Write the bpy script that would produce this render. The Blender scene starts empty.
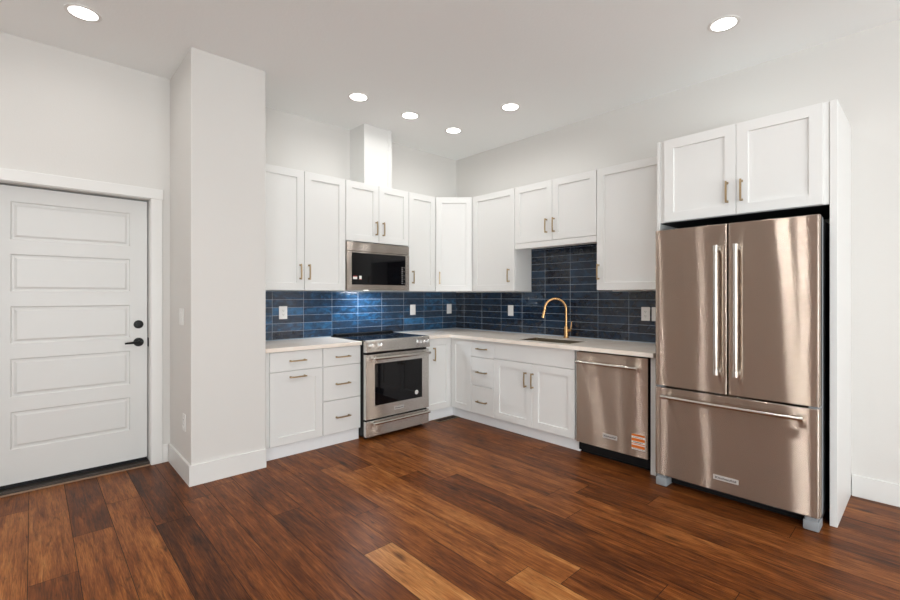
import bpy, bmesh, math, random
from mathutils import Matrix, Vector

S = bpy.context.scene
C = S.collection
PI = math.pi

# ------------------------------------------------------------------ camera
cam_d = bpy.data.cameras.new('camera')
cam = bpy.data.objects.new('camera', cam_d)
C.objects.link(cam)
cam.location = (-3.980, -4.264, 1.337)
cam.rotation_euler = (PI / 2, 0, math.radians(46.45 - 90))
cam_d.sensor_width = 36.0
cam_d.lens = 450.0 / 900 * 36
cam_d.shift_x = -(460.35 - 450) / 900
cam_d.shift_y = -(300 - 295.64) / 900
cam_d.clip_start = 0.05
S.camera = cam

# ------------------------------------------------------------------ light
W = bpy.data.worlds.new('sky')
S.world = W
W.use_nodes = True
wn = W.node_tree.nodes
bg = wn['Background']
sky = wn.new('ShaderNodeTexSky')
sky.sky_type = 'HOSEK_WILKIE'
sky.sun_direction = (0.3, 0.6, 0.7)
W.node_tree.links.new(sky.outputs[0], bg.inputs[0])
bg.inputs[1].default_value = 0.6

S.view_settings.view_transform = 'Standard'
S.view_settings.look = 'None'
S.view_settings.exposure = 0.17
S.view_settings.gamma = 1.0
S.view_settings.use_curve_mapping = False
S.cycles.use_denoising = True
S.cycles.max_bounces = 10
S.cycles.diffuse_bounces = 6
S.cycles.glossy_bounces = 5
S.cycles.sample_clamp_indirect = 6.0
S.cycles.caustics_reflective = False
S.cycles.caustics_refractive = False


def area(name, loc, rot, sx, sy, power, col, shape='RECTANGLE', spread=180):
    l = bpy.data.lights.new(name, 'AREA')
    l.shape = shape
    l.size = sx
    if shape in ('RECTANGLE', 'ELLIPSE'):
        l.size_y = sy
    l.energy = power
    l.color = col
    l.spread = math.radians(spread)
    o = bpy.data.objects.new(name, l)
    C.objects.link(o)
    o.location = loc
    o.rotation_euler = rot
    return o


XW, YS, H = -6.6, -9.0, 3.088          # west wall, south wall, ceiling height
DAY = (0.87, 0.955, 1.0)
# daylight from the unseen south and west windows, plus added up-tilted fill for the ceiling
for wx in (-5.2, -2.8):
    area('daylight_sky', (wx, YS + 0.10, 1.30), (PI / 2, 0, 0), 2.0, 2.2, 6, DAY)
    area('ceiling_fill', (wx, YS + 0.14, 1.00), (PI / 2 + 0.70, 0, 0), 2.0, 1.5, 148, (0.935, 0.985, 1.0))
area('daylight_west', (XW + 0.10, -6.9, 1.20), (PI / 2, 0, -PI / 2), 2.4, 2.1, 98, DAY)
CAN_POWER = [1.3, 1.0, 2.5, 2.4, 2.1, 2.7, 8.5, 5.0, 7.0, 7.0, 2.0, 2.0, 2.0, 2.0]   # one per can, tuned for balance; those behind the viewer are added fill
CAN_COL = (0.975, 0.97, 0.945)


# ------------------------------------------------------------------ materials
def new_mat(name):
    m = bpy.data.materials.new(name)
    m.use_nodes = True
    nt = m.node_tree
    return m, nt, nt.nodes['Principled BSDF']


def mat(name, col, rough=0.5, metal=0.0, spec=0.5, bump=None, var=0.0, coat=0.0):
    m, nt, b = new_mat(name)
    b.inputs['Base Color'].default_value = (*col, 1)
    b.inputs['Roughness'].default_value = rough
    b.inputs['Metallic'].default_value = metal
    b.inputs['Specular IOR Level'].default_value = spec
    b.inputs['Coat Weight'].default_value = coat
    tc = nt.nodes.new('ShaderNodeTexCoord')
    if bump:
        n = nt.nodes.new('ShaderNodeTexNoise')
        n.inputs['Scale'].default_value = bump[0]
        n.inputs['Detail'].default_value = 4
        nt.links.new(tc.outputs['Object'], n.inputs['Vector'])
        bp = nt.nodes.new('ShaderNodeBump')
        bp.inputs['Strength'].default_value = bump[1]
        bp.inputs['Distance'].default_value = 0.002
        nt.links.new(n.outputs['Fac'], bp.inputs['Height'])
        nt.links.new(bp.outputs['Normal'], b.inputs['Normal'])
    if var:
        n2 = nt.nodes.new('ShaderNodeTexNoise')
        n2.inputs['Scale'].default_value = 1.7
        n2.inputs['Detail'].default_value = 3
        nt.links.new(tc.outputs['Object'], n2.inputs['Vector'])
        mx = nt.nodes.new('ShaderNodeMix')
        mx.data_type = 'RGBA'
        mx.inputs[6].default_value = (*[c * (1 - var) for c in col], 1)
        mx.inputs[7].default_value = (*[min(1, c * (1 + var)) for c in col], 1)
        nt.links.new(n2.outputs['Fac'], mx.inputs[0])
        nt.links.new(mx.outputs[2], b.inputs['Base Color'])
    return m


def steel(name, col, rough=0.24, aniso=0.86, wave=0.5):
    """horizontally brushed sheet: sharp across the brush lines' length, spread wide up and down"""
    m, nt, b = new_mat(name)
    out = nt.nodes['Material Output']
    nt.nodes.remove(b)
    gl = nt.nodes.new('ShaderNodeBsdfAnisotropic')
    gl.distribution = 'MULTI_GGX'
    gl.inputs['Roughness'].default_value = rough
    gl.inputs['Anisotropy'].default_value = aniso
    tg = nt.nodes.new('ShaderNodeTangent')
    tg.direction_type = 'RADIAL'
    tg.axis = 'Z'
    nt.links.new(tg.outputs[0], gl.inputs['Tangent'])
    tc = nt.nodes.new('ShaderNodeTexCoord')
    # brush lines: tint varies a little from line to line
    mp = nt.nodes.new('ShaderNodeMapping')
    mp.inputs['Scale'].default_value = (2, 2, 420)
    n = nt.nodes.new('ShaderNodeTexNoise')
    n.inputs['Scale'].default_value = 1.0
    n.inputs['Detail'].default_value = 2
    nt.links.new(tc.outputs['Object'], mp.inputs['Vector'])
    nt.links.new(mp.outputs[0], n.inputs['Vector'])
    mx = nt.nodes.new('ShaderNodeMix')
    mx.data_type = 'RGBA'
    mx.inputs[6].default_value = (*[c * 0.9 for c in col], 1)
    mx.inputs[7].default_value = (*[min(1, c * 1.1) for c in col], 1)
    nt.links.new(n.outputs['Fac'], mx.inputs[0])
    nt.links.new(mx.outputs[2], gl.inputs['Color'])
    # very slight waviness of the sheet
    w = nt.nodes.new('ShaderNodeTexNoise')
    w.inputs['Scale'].default_value = 1.0
    w.inputs['Detail'].default_value = 0.5
    mp2 = nt.nodes.new('ShaderNodeMapping')
    mp2.inputs['Scale'].default_value = (3.2, 3.2, 1.3)
    nt.links.new(tc.outputs['Object'], mp2.inputs['Vector'])
    nt.links.new(mp2.outputs[0], w.inputs['Vector'])
    bp = nt.nodes.new('ShaderNodeBump')
    bp.inputs['Strength'].default_value = wave
    bp.inputs['Distance'].default_value = 0.006
    nt.links.new(w.outputs['Fac'], bp.inputs['Height'])
    nt.links.new(bp.outputs['Normal'], gl.inputs['Normal'])
    nt.links.new(gl.outputs[0], out.inputs['Surface'])
    return m


def emis(name, col, strength):
    m, nt, b = new_mat(name)
    b.inputs['Base Color'].default_value = (0.9, 0.9, 0.9, 1)
    b.inputs['Emission Color'].default_value = (*col, 1)
    b.inputs['Emission Strength'].default_value = strength
    return m


def wood_mat():
    m, nt, b = new_mat('plank_wood')
    N, L = nt.nodes.new, nt.links.new
    uv = N('ShaderNodeUVMap'); uv.uv_map = 'UVMap'
    tone = N('ShaderNodeAttribute'); tone.attribute_name = 'tone'
    seed = N('ShaderNodeAttribute'); seed.attribute_name = 'seed'
    sep = N('ShaderNodeSeparateXYZ'); L(uv.outputs[0], sep.inputs[0])
    comb = N('ShaderNodeCombineXYZ')
    L(sep.outputs[0], comb.inputs[0]); L(sep.outputs[1], comb.inputs[1]); L(seed.outputs['Fac'], comb.inputs[2])

    def noise(sx, sy, detail, dist=0.0, rough=0.55):
        mp = N('ShaderNodeMapping'); mp.inputs['Scale'].default_value = (sx, sy, 60)
        L(comb.outputs[0], mp.inputs['Vector'])
        n = N('ShaderNodeTexNoise'); n.inputs['Scale'].default_value = 1
        n.inputs['Detail'].default_value = detail; n.inputs['Distortion'].default_value = dist
        n.inputs['Roughness'].default_value = rough
        L(mp.outputs[0], n.inputs['Vector'])
        return n.outputs['Fac']

    def math_(op, a, bb, clamp=False):
        n = N('ShaderNodeMath'); n.operation = op; n.use_clamp = clamp
        for i, v in enumerate((a, bb)):
            if isinstance(v, (int, float)): n.inputs[i].default_value = v
            else: L(v, n.inputs[i])
        return n.outputs[0]
    broad = noise(9, 1.3, 3, 1.2)          # long dark heartwood figures
    streak = noise(46, 2.0, 6, 1.0, 0.65)   # grain streaks
    fine = noise(260, 9, 3, 0.2)           # fine pores
    cloud = noise(5, 4, 3, 0.4)            # rustic hand scraped blotches
    t = math_('MULTIPLY', tone.outputs['Fac'], 0.72)
    a = math_('MULTIPLY', math_('SUBTRACT', broad, 0.5), 0.62)
    c = math_('MULTIPLY', math_('SUBTRACT', streak, 0.5), 0.92)
    d = math_('MULTIPLY', math_('SUBTRACT', fine, 0.5), 0.34)
    e = math_('MULTIPLY', math_('SUBTRACT', cloud, 0.5), 0.30)
    v = math_('ADD', math_('ADD', math_('ADD', t, a), math_('ADD', c, d)), math_('ADD', e, 0.15), True)
    cr = N('ShaderNodeValToRGB')
    els = cr.color_ramp.elements
    els[0].position = 0.0; els[0].color = (0.026, 0.0095, 0.0050, 1)
    els[1].position = 1.0; els[1].color = (0.600, 0.270, 0.085, 1)
    for p, col in ((0.22, (0.083, 0.0245, 0.0080, 1)), (0.45, (0.192, 0.0555, 0.0130, 1)), (0.70, (0.380, 0.132, 0.034, 1))):
        x = els.new(p); x.color = col
    L(v, cr.inputs[0])
    # mineral streaks: short dark smudges along the grain
    ms = noise(24, 3.2, 6, 1.8, 0.62)
    mr_ = N('ShaderNodeMapRange'); mr_.inputs[1].default_value = 0.54; mr_.inputs[2].default_value = 0.72
    mr_.inputs[3].default_value = 1.0; mr_.inputs[4].default_value = 0.38
    L(ms, mr_.inputs[0])
    pores = noise(420, 14, 2, 0.0)
    mr2 = N('ShaderNodeMapRange'); mr2.inputs[1].default_value = 0.35; mr2.inputs[2].default_value = 0.6
    mr2.inputs[3].default_value = 0.60; mr2.inputs[4].default_value = 1.0
    L(pores, mr2.inputs[0])
    mm = math_('MULTIPLY', mr_.outputs[0], mr2.outputs[0])
    # knots
    mpk = N('ShaderNodeMapping'); mpk.inputs['Scale'].default_value = (5.0, 1.9, 37)
    L(comb.outputs[0], mpk.inputs['Vector'])
    vo = N('ShaderNodeTexVoronoi'); vo.inputs['Scale'].default_value = 1.0
    L(mpk.outputs[0], vo.inputs['Vector'])
    kr = N('ShaderNodeMapRange'); kr.inputs[1].default_value = 0.03; kr.inputs[2].default_value = 0.14
    kr.inputs[3].default_value = 0.35; kr.inputs[4].default_value = 1.0
    L(vo.outputs['Distance'], kr.inputs[0])
    mk = N('ShaderNodeMix'); mk.data_type = 'RGBA'; mk.blend_type = 'MULTIPLY'; mk.inputs[0].default_value = 1
    L(cr.outputs[0], mk.inputs[6]); L(math_('MULTIPLY', kr.outputs[0], mm), mk.inputs[7])
    L(mk.outputs[2], b.inputs['Base Color'])
    rr = N('ShaderNodeMapRange'); rr.inputs[3].default_value = 0.26; rr.inputs[4].default_value = 0.42
    L(streak, rr.inputs[0]); L(rr.outputs[0], b.inputs['Roughness'])
    b.inputs['Specular IOR Level'].default_value = 0.10
    bp = N('ShaderNodeBump'); bp.inputs['Strength'].default_value = 0.35; bp.inputs['Distance'].default_value = 0.0015
    L(math_('ADD', streak, math_('MULTIPLY', cloud, 1.2)), bp.inputs['Height'])
    L(bp.outputs[0], b.inputs['Normal'])
    return m


def tile_mat():
    m, nt, b = new_mat('glazed_navy_tile')
    N, L = nt.nodes.new, nt.links.new
    tone = N('ShaderNodeAttribute'); tone.attribute_name = 'tone'
    tc = N('ShaderNodeTexCoord')
    mp = N('ShaderNodeMapping'); mp.inputs['Scale'].default_value = (1, 1, 1.6)
    L(tc.outputs['Object'], mp.inputs['Vector'])
    n = N('ShaderNodeTexNoise'); n.inputs['Scale'].default_value = 14; n.inputs['Detail'].default_value = 6
    n.inputs['Roughness'].default_value = 0.65; n.inputs['Distortion'].default_value = 0.6
    L(mp.outputs[0], n.inputs['Vector'])
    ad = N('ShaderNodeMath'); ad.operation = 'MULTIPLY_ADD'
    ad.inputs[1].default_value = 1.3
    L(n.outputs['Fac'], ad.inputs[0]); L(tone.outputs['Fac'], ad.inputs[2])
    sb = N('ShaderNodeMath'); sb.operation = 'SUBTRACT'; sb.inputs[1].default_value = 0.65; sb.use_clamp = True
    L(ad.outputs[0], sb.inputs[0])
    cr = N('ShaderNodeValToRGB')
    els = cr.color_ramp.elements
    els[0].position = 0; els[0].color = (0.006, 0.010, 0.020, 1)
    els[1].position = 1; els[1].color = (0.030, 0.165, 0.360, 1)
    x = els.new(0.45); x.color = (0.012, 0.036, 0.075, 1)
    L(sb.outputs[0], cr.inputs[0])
    L(cr.outputs[0], b.inputs['Base Color'])
    b.inputs['Roughness'].default_value = 0.13
    b.inputs['Specular IOR Level'].default_value = 0.55
    n2 = N('ShaderNodeTexNoise'); n2.inputs['Scale'].default_value = 11; n2.inputs['Detail'].default_value = 3
    L(mp.outputs[0], n2.inputs['Vector'])
    bp = N('ShaderNodeBump'); bp.inputs['Strength'].default_value = 0.6; bp.inputs['Distance'].default_value = 0.008
    L(n2.outputs['Fac'], bp.inputs['Height']); L(bp.outputs[0], b.inputs['Normal'])
    return m


def quartz_mat():
    m, nt, b = new_mat('pale_quartz')
    N, L = nt.nodes.new, nt.links.new
    tc = N('ShaderNodeTexCoord')
    n = N('ShaderNodeTexNoise'); n.inputs['Scale'].default_value = 3.5; n.inputs['Detail'].default_value = 8
    n.inputs['Distortion'].default_value = 1.5
    L(tc.outputs['Object'], n.inputs['Vector'])
    cr = N('ShaderNodeValToRGB'); els = cr.color_ramp.elements
    els[0].position = 0.35; els[0].color = (0.90, 0.80, 0.70, 1)
    els[1].position = 0.62; els[1].color = (0.95, 0.88, 0.80, 1)
    L(n.outputs['Fac'], cr.inputs[0]); L(cr.outputs[0], b.inputs['Base Color'])
    b.inputs['Roughness'].default_value = 0.22
    return m


M = dict(
    wall=mat('wall_paint', (0.72, 0.705, 0.68), 0.75, spec=0.25, bump=(90, 0.25)),
    ceil=mat('ceiling_paint', (0.90, 0.915, 0.91), 0.85, spec=0.2, bump=(55, 0.5)),
    trim=mat('trim_paint', (0.79, 0.785, 0.765), 0.38),
    door=mat('door_paint', (0.69, 0.69, 0.675), 0.42),
    cab=mat('cabinet_paint', (0.79, 0.79, 0.775), 0.36),
    kick=mat('toe_kick_paint', (0.86, 0.87, 0.88), 0.45),
    wood=wood_mat(),
    gap=mat('plank_gap', (0.012, 0.006, 0.004), 0.8),
    tile=tile_mat(),
    grout=mat('grout', (0.34, 0.40, 0.47), 0.85, bump=(300, 0.3)),
    quartz=quartz_mat(),
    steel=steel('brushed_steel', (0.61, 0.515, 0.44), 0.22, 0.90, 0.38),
    steel2=steel('brushed_steel_range', (0.74, 0.715, 0.685)),
    steelmw=steel('brushed_steel_microwave', (0.58, 0.52, 0.47)),
    bar=mat('polished_steel_bar', (0.60, 0.57, 0.53), 0.24, 1.0),
    badge=mat('badge_silver', (0.62, 0.60, 0.58), 0.35, 0.35),
    chrome=mat('satin_chrome', (0.75, 0.75, 0.75), 0.18, 1.0),
    greymetal=mat('grey_plastic', (0.27, 0.285, 0.30), 0.4),
    dark=mat('black_plastic', (0.009, 0.009, 0.010), 0.55, spec=0.2),
    darkbody=mat('dark_grey_casing', (0.035, 0.035, 0.037), 0.45),
    glass=mat('black_glass', (0.004, 0.004, 0.005), 0.04, spec=0.32),
    bronze=mat('champagne_bronze', (0.46, 0.345, 0.205), 0.33, 1.0),
    gold=mat('brushed_gold', (0.58, 0.335, 0.15), 0.27, 1.0),
    black=mat('matte_black_hardware', (0.008, 0.008, 0.008), 0.5, spec=0.25),
    plate=mat('outlet_plastic', (0.80, 0.79, 0.77), 0.35),
    slot=mat('slot_dark', (0.05, 0.045, 0.04), 0.6),
    jamb_shade=mat('door_gap_shade', (0.10, 0.10, 0.095), 0.7),
    white=mat('label_white', (0.82, 0.80, 0.77), 0.5),
    orange=mat('label_orange', (0.72, 0.17, 0.015), 0.5),
    red=mat('label_red', (0.45, 0.04, 0.03), 0.5),
    ink=mat('dark_ink', (0.05, 0.045, 0.045), 0.5),
    lens=emis('lamp_lens', (1.0, 0.97, 0.93), 6.0),
    ring=mat('lamp_trim', (0.80, 0.79, 0.77), 0.5),
    brasswood=mat('register_brown', (0.17, 0.12, 0.065), 0.45, 0.4),
    bronzesill=mat('sill_bronze', (0.06, 0.048, 0.040), 0.4, 0.6),
    nosing=mat('sill_nosing', (0.30, 0.19, 0.125), 0.4),
    pane=None,
    sink=mat('sink_steel', (0.27, 0.215, 0.15), 0.4, 1.0),
    ground=mat('outside_paving', (0.35, 0.34, 0.32), 0.9, bump=(30, 0.4)),
)
pm, pnt, pb = new_mat('window_glass')
pb.inputs['Base Color'].default_value = (0.97, 0.98, 0.98, 1)
pb.inputs['Roughness'].default_value = 0.0
pb.inputs['Transmission Weight'].default_value = 1.0
pb.inputs['IOR'].default_value = 1.45
M['pane'] = pm


# ------------------------------------------------------------------ helpers
def finish(name, bm, m, parent=None, smooth=False, xf=None):
    if xf is not None:
        bmesh.ops.transform(bm, matrix=xf, verts=bm.verts)
    bmesh.ops.recalc_face_normals(bm, faces=bm.faces)
    me = bpy.data.meshes.new(name)
    bm.to_mesh(me)
    bm.free()
    for x in (m if isinstance(m, (list, tuple)) else [m]):
        me.materials.append(M[x])
    if smooth:
        for p in me.polygons:
            p.use_smooth = True
        try:
            me.set_sharp_from_angle(angle=math.radians(40))
        except Exception:
            pass
    o = bpy.data.objects.new(name, me)
    C.objects.link(o)
    if parent:
        o.parent = parent
    return o


def box(bm, x0, x1, y0, y1, z0, z1, bev=0.0, mi=0, seg=1):
    x0, x1 = min(x0, x1), max(x0, x1)
    y0, y1 = min(y0, y1), max(y0, y1)
    z0, z1 = min(z0, z1), max(z0, z1)
    v = [bm.verts.new((x, y, z)) for z in (z0, z1) for x, y in ((x0, y0), (x1, y0), (x1, y1), (x0, y1))]
    fs = [bm.faces.new([v[i] for i in q]) for q in
          ((3, 2, 1, 0), (4, 5, 6, 7), (0, 1, 5, 4), (1, 2, 6, 5), (2, 3, 7, 6), (3, 0, 4, 7))]
    for f in fs:
        f.material_index = mi
    if bev:
        es = list({e for f in fs for e in f.edges})
        r = bmesh.ops.bevel(bm, geom=es, offset=bev, segments=seg, profile=0.5, affect='EDGES')
        for f in r['faces']:
            f.material_index = mi
    return bm


def cyl(bm, p0, p1, r, seg=20, r1=None, mi=0, cap=True):
    p0, p1 = Vector(p0), Vector(p1)
    d = p1 - p0
    q = Vector((0, 0, 1)).rotation_difference(d.normalized())
    r1 = r if r1 is None else r1
    a = [bm.verts.new(p0 + q @ Vector((r * math.cos(t), r * math.sin(t), 0))) for t in [2 * PI * i / seg for i in range(seg)]]
    b = [bm.verts.new(p1 + q @ Vector((r1 * math.cos(t), r1 * math.sin(t), 0))) for t in [2 * PI * i / seg for i in range(seg)]]
    fs = []
    for i in range(seg):
        j = (i + 1) % seg
        fs.append(bm.faces.new((a[i], a[j], b[j], b[i])))
    if cap:
        fs.append(bm.faces.new(a[::-1]))
        fs.append(bm.faces.new(b))
    for f in fs:
        f.material_index = mi


def lathe(bm, prof, org=(0, 0, 0), axis='Z', seg=32, mi=0):
    """prof: list of (radius, height)"""
    org = Vector(org)
    q = {'Z': Matrix.Identity(3), '-Y': Matrix.Rotation(PI / 2, 3, 'X'), '-X': Matrix.Rotation(-PI / 2, 3, 'Y'),
         '-Z': Matrix.Rotation(PI, 3, 'X')}[axis]
    rings = []
    for r, h in prof:
        if r < 1e-6:
            rings.append([bm.verts.new(org + q @ Vector((0, 0, h)))])
        else:
            rings.append([bm.verts.new(org + q @ Vector((r * math.cos(2 * PI * i / seg), r * math.sin(2 * PI * i / seg), h))) for i in range(seg)])
    for a, b in zip(rings, rings[1:]):
        for i in range(seg):
            j = (i + 1) % seg
            if len(a) == 1 and len(b) == 1:
                continue
            if len(a) == 1:
                f = bm.faces.new((a[0], b[j], b[i]))
            elif len(b) == 1:
                f = bm.faces.new((a[i], a[j], b[0]))
            else:
                f = bm.faces.new((a[i], a[j], b[j], b[i]))
            f.material_index = mi


def tube(bm, pts, rad, seg=14, mi=0):
    pts = [Vector(p) for p in pts]
    rads = rad if isinstance(rad, (list, tuple)) else [rad] * len(pts)
    rings = []
    t0 = (pts[1] - pts[0]).normalized()
    up = Vector((0, 0, 1)) if abs(t0.z) < 0.9 else Vector((1, 0, 0))
    nrm = (up - t0 * up.dot(t0)).normalized()
    for i, p in enumerate(pts):
        if i == 0: t = pts[1] - pts[0]
        elif i == len(pts) - 1: t = pts[-1] - pts[-2]
        else: t = (pts[i + 1] - pts[i]).normalized() + (pts[i] - pts[i - 1]).normalized()
        t.normalize()
        nrm = (nrm - t * nrm.dot(t)).normalized()
        bn = t.cross(nrm)
        rings.append([bm.verts.new(p + (nrm * math.cos(2 * PI * k / seg) + bn * math.sin(2 * PI * k / seg)) * rads[i]) for k in range(seg)])
    for a, b in zip(rings, rings[1:]):
        for k in range(seg):
            j = (k + 1) % seg
            bm.faces.new((a[k], a[j], b[j], b[k])).material_index = mi
    bm.faces.new(rings[0][::-1]).material_index = mi
    bm.faces.new(rings[-1]).material_index = mi


def prism(bm, pts, z0, z1, mi=0):
    a = [bm.verts.new((x, y, z0)) for x, y in pts]
    b = [bm.verts.new((x, y, z1)) for x, y in pts]
    n = len(pts)
    bm.faces.new(a[::-1]); bm.faces.new(b)
    for i in range(n):
        j = (i + 1) % n
        bm.faces.new((a[i], a[j], b[j], b[i]))
    for f in bm.faces:
        f.material_index = mi


def text_into(bm, s, size, xf, mi=0, width=None, extrude=0.0004, bold=False):
    cu = bpy.data.curves.new('lettering', 'FONT')
    cu.body = s
    cu.size = size
    cu.align_x = 'CENTER'
    cu.align_y = 'CENTER'
    cu.extrude = extrude
    cu.resolution_u = 3
    if bold:
        cu.offset = size * 0.02
    o = bpy.data.objects.new('lettering', cu)
    C.objects.link(o)
    dg = bpy.context.evaluated_depsgraph_get()
    me = bpy.data.meshes.new_from_object(o.evaluated_get(dg))
    if width:
        xs = [v.co.x for v in me.vertices]
        k = width / max(1e-6, max(xs) - min(xs))
        me.transform(Matrix.Diagonal((k, 1, 1, 1)))
    me.transform(xf)
    old = set(bm.faces)
    bm.from_mesh(me)
    for f in bm.faces:
        if f not in old:
            f.material_index = mi
    bpy.data.objects.remove(o)
    bpy.data.curves.remove(cu)
    bpy.data.meshes.remove(me)


def tag(o, label=None, cat=None, group=None, kind=None):
    if label: o['label'] = label
    if cat: o['category'] = cat
    if group: o['group'] = group
    if kind: o['kind'] = kind
    return o


def thing(name, label, cat, loc=(0, 0, 0), rz=0.0, group=None):
    o = bpy.data.objects.new(name, None)
    o.empty_display_size = 0.1
    C.objects.link(o)
    o.location = loc
    o.rotation_euler = (0, 0, rz)
    return tag(o, label, cat, group)


def struct(name, bm, m, label=None, cat=None):
    o = finish(name, bm, m)
    o['kind'] = 'structure'
    if label: o['label'] = label
    if cat: o['category'] = cat
    return o


NB = bmesh.new
FACE_W = -PI / 2        # a thing whose front (-y) is turned to face -x

# ------------------------------------------------------------------ the room
T = 0.14
# floor: one plank quad per board, joints left as narrow gaps over a dark bed
rows0, pw, plen = -3.997, 0.179, 1.862
ends = {-1: -.375, 0: -1.40, 1: -.985, 2: -2.48, 3: -1.15, 4: -.915, 5: -2.65, 6: -1.505, 7: -2.24, 8: -1.845, 9: -2.885, 10: -1.21,
        11: -1.555, 12: -1.80, 13: -2.745, 14: -.62, 15: -2.59, 16: -3.00, 17: -3.715, 18: -1.9, 19: -3.05, 20: -4.3, 21: -3.4, 22: -2.8}
tones = {(-1, 1): .45, (-1, 0): .66, (0, 1): .62, (0, 0): .38, (1, 1): .30, (1, 0): .50, (2, 2): .5, (2, 1): .56, (2, 0): .5, (9, 2): .45, (13, 2): .45, (5, 2): .4, (7, 2): .4, (3, 1): .22, (3, 0): .17,
         (4, 1): .28, (4, 0): .42, (5, 1): .36, (5, 0): .34, (6, 1): .36, (6, 0): .28, (7, 1): .42, (7, 0): 1.0, (8, 1): .36, (8, 0): .46,
         (9, 1): .66, (9, 0): .92, (10, 1): .26, (10, 0): .68, (10, -1): .40, (11, 1): .55, (11, 0): .32, (11, -1): .42, (12, 1): .55, (12, 0): .28,
         (12, -1): .4, (13, 1): .62, (13, 0): .36, (14, 1): .4, (14, 0): .45, (15, 1): .55, (15, 0): .34, (16, 1): .36, (16, 0): .58,
         (17, 1): .40, (17, 0): .30, (18, 0): .36, (18, 1): .4, (19, 0): .22, (19, 1): .36, (20, 1): .42, (20, 0): .4, (21, 1): .3, (21, 0): .45}
rnd = random.Random(11)
bm = NB()
uvl = bm.loops.layers.uv.new('UVMap')
lt = bm.faces.layers.float.new('tone')
ls = bm.faces.layers.float.new('seed')
r0 = int(math.floor((XW - rows0) / pw))
r1 = int(math.ceil((0 - rows0) / pw))
g = 0.0014
for r in range(r0, r1):
    xa, xb = max(XW, rows0 + r * pw), min(0.0, rows0 + (r + 1) * pw)
    if xb - xa < 0.01:
        continue
    e = ends.get(r, rnd.uniform(-3, -1.2))
    for k in range(-6, 4):
        ya, yb = e + (k - 1) * plen, e + k * plen
        ya, yb = max(ya, YS), min(yb, 0.0)
        if yb - ya < 0.01:
            continue
        tn = tones.get((r, k), min(.8, max(.18, rnd.gauss(.42, .14))))
        sd = rnd.random() * 9 + r * 0.37
        vs = [bm.verts.new(p) for p in ((xa + g, ya + g, 0), (xb - g, ya + g, 0), (xb - g, yb - g, 0), (xa + g, yb - g, 0))]
        f = bm.faces.new(vs)
        f[lt] = tn
        f[ls] = sd
        for lp in f.loops:
            lp[uvl].uv = (lp.vert.co.x - (rows0 + r * pw), lp.vert.co.y - (e + k * plen))
box(bm, XW - T, T, YS - T, T, -0.10, -0.0025, mi=1)
fl = finish('floor', bm, ['wood', 'gap'])
tag(fl, 'wide reddish brown rustic wood plank floor', 'floor', kind='structure')

struct('ceiling', box(NB(), XW - T, T, YS - T, T, H, H + .12), 'ceil', 'white textured ceiling', 'ceiling')

DX0, DX1, DZ = -4.232, -3.300, 2.106      # entry door opening
bm = NB()
box(bm, XW, DX0, 0, T, 0, H)
box(bm, DX1, 0, 0, T, 0, H)
box(bm, DX0, DX1, 0, T, DZ, H)
struct('wall_north', bm, 'wall', 'white painted wall with the entry door and range', 'wall')
struct('wall_east', box(NB(), 0, T, YS, T, 0, H), 'wall', 'white painted wall behind the sink and refrigerator', 'wall')


def wall_holes(axis, pos, lo, hi, holes):
    """a wall along `axis` with window openings (a,b,z0,z1)"""
    bm = NB()

    def bx(a, b, z0, z1):
        if axis == 'x': box(bm, a, b, pos - T, pos, z0, z1)
        else: box(bm, pos - T, pos, a, b, z0, z1)
    cur = lo
    for a, b, z0, z1 in holes:
        bx(cur, a, 0, H); bx(a, b, 0, z0); bx(a, b, z1, H)
        cur = b
    bx(cur, hi, 0, H)
    return bm


south = [(-6.2, -4.2, .2, 2.4), (-3.8, -1.8, .2, 2.4)]
west = [(-8.1, -5.7, .10, 2.3)]
struct('wall_south', wall_holes('x', YS, XW - T, T, south), 'wall', 'white wall with two tall windows behind the viewer', 'wall')
struct('wall_west', wall_holes('y', XW, YS, T, west), 'wall', 'white wall with one window on the entry side', 'wall')
wi = 1
for axis, holes in (('x', south), ('y', west)):
    for a, b, z0, z1 in holes:
        p = YS if axis == 'x' else XW
        bm = NB()
        fw = .06

        def bx(bm, a, b, z0, z1, d0, d1):
            if axis == 'x': box(bm, a, b, p - d0, p - d1, z0, z1)
            else: box(bm, p - d0, p - d1, a, b, z0, z1)
        bx(bm, a, a + fw, z0, z1, .05, .11); bx(bm, b - fw, b, z0, z1, .05, .11)
        bx(bm, a + fw, b - fw, z0, z0 + fw, .05, .11); bx(bm, a + fw, b - fw, z1 - fw, z1, .05, .11)
        bx(bm, (a + b) / 2 - .03, (a + b) / 2 + .03, z0 + fw, z1 - fw, .05, .11)
        wdw = struct(f'window_{wi}', bm, 'trim')
        bm = NB()
        bx(bm, a + fw, b - fw, z0 + fw, z1 - fw, .078, .084)
        finish('pane', bm, 'pane', wdw)
        wi += 1
# the boxed pier between entry and kitchen
PX0, PX1, PY = -3.173, -2.660, -0.669
struct('wall_pier', box(NB(), PX0, PX1, PY, 0, 0, H, 0.004), 'wall', 'white boxed wall pier between the entry door and the cabinets', 'wall')

# baseboards
BH, BT = 0.143, 0.014


def board(bm, x0, x1, y0, y1, h=BH):
    box(bm, x0, x1, y0, y1, 0, h, 0.003)


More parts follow.
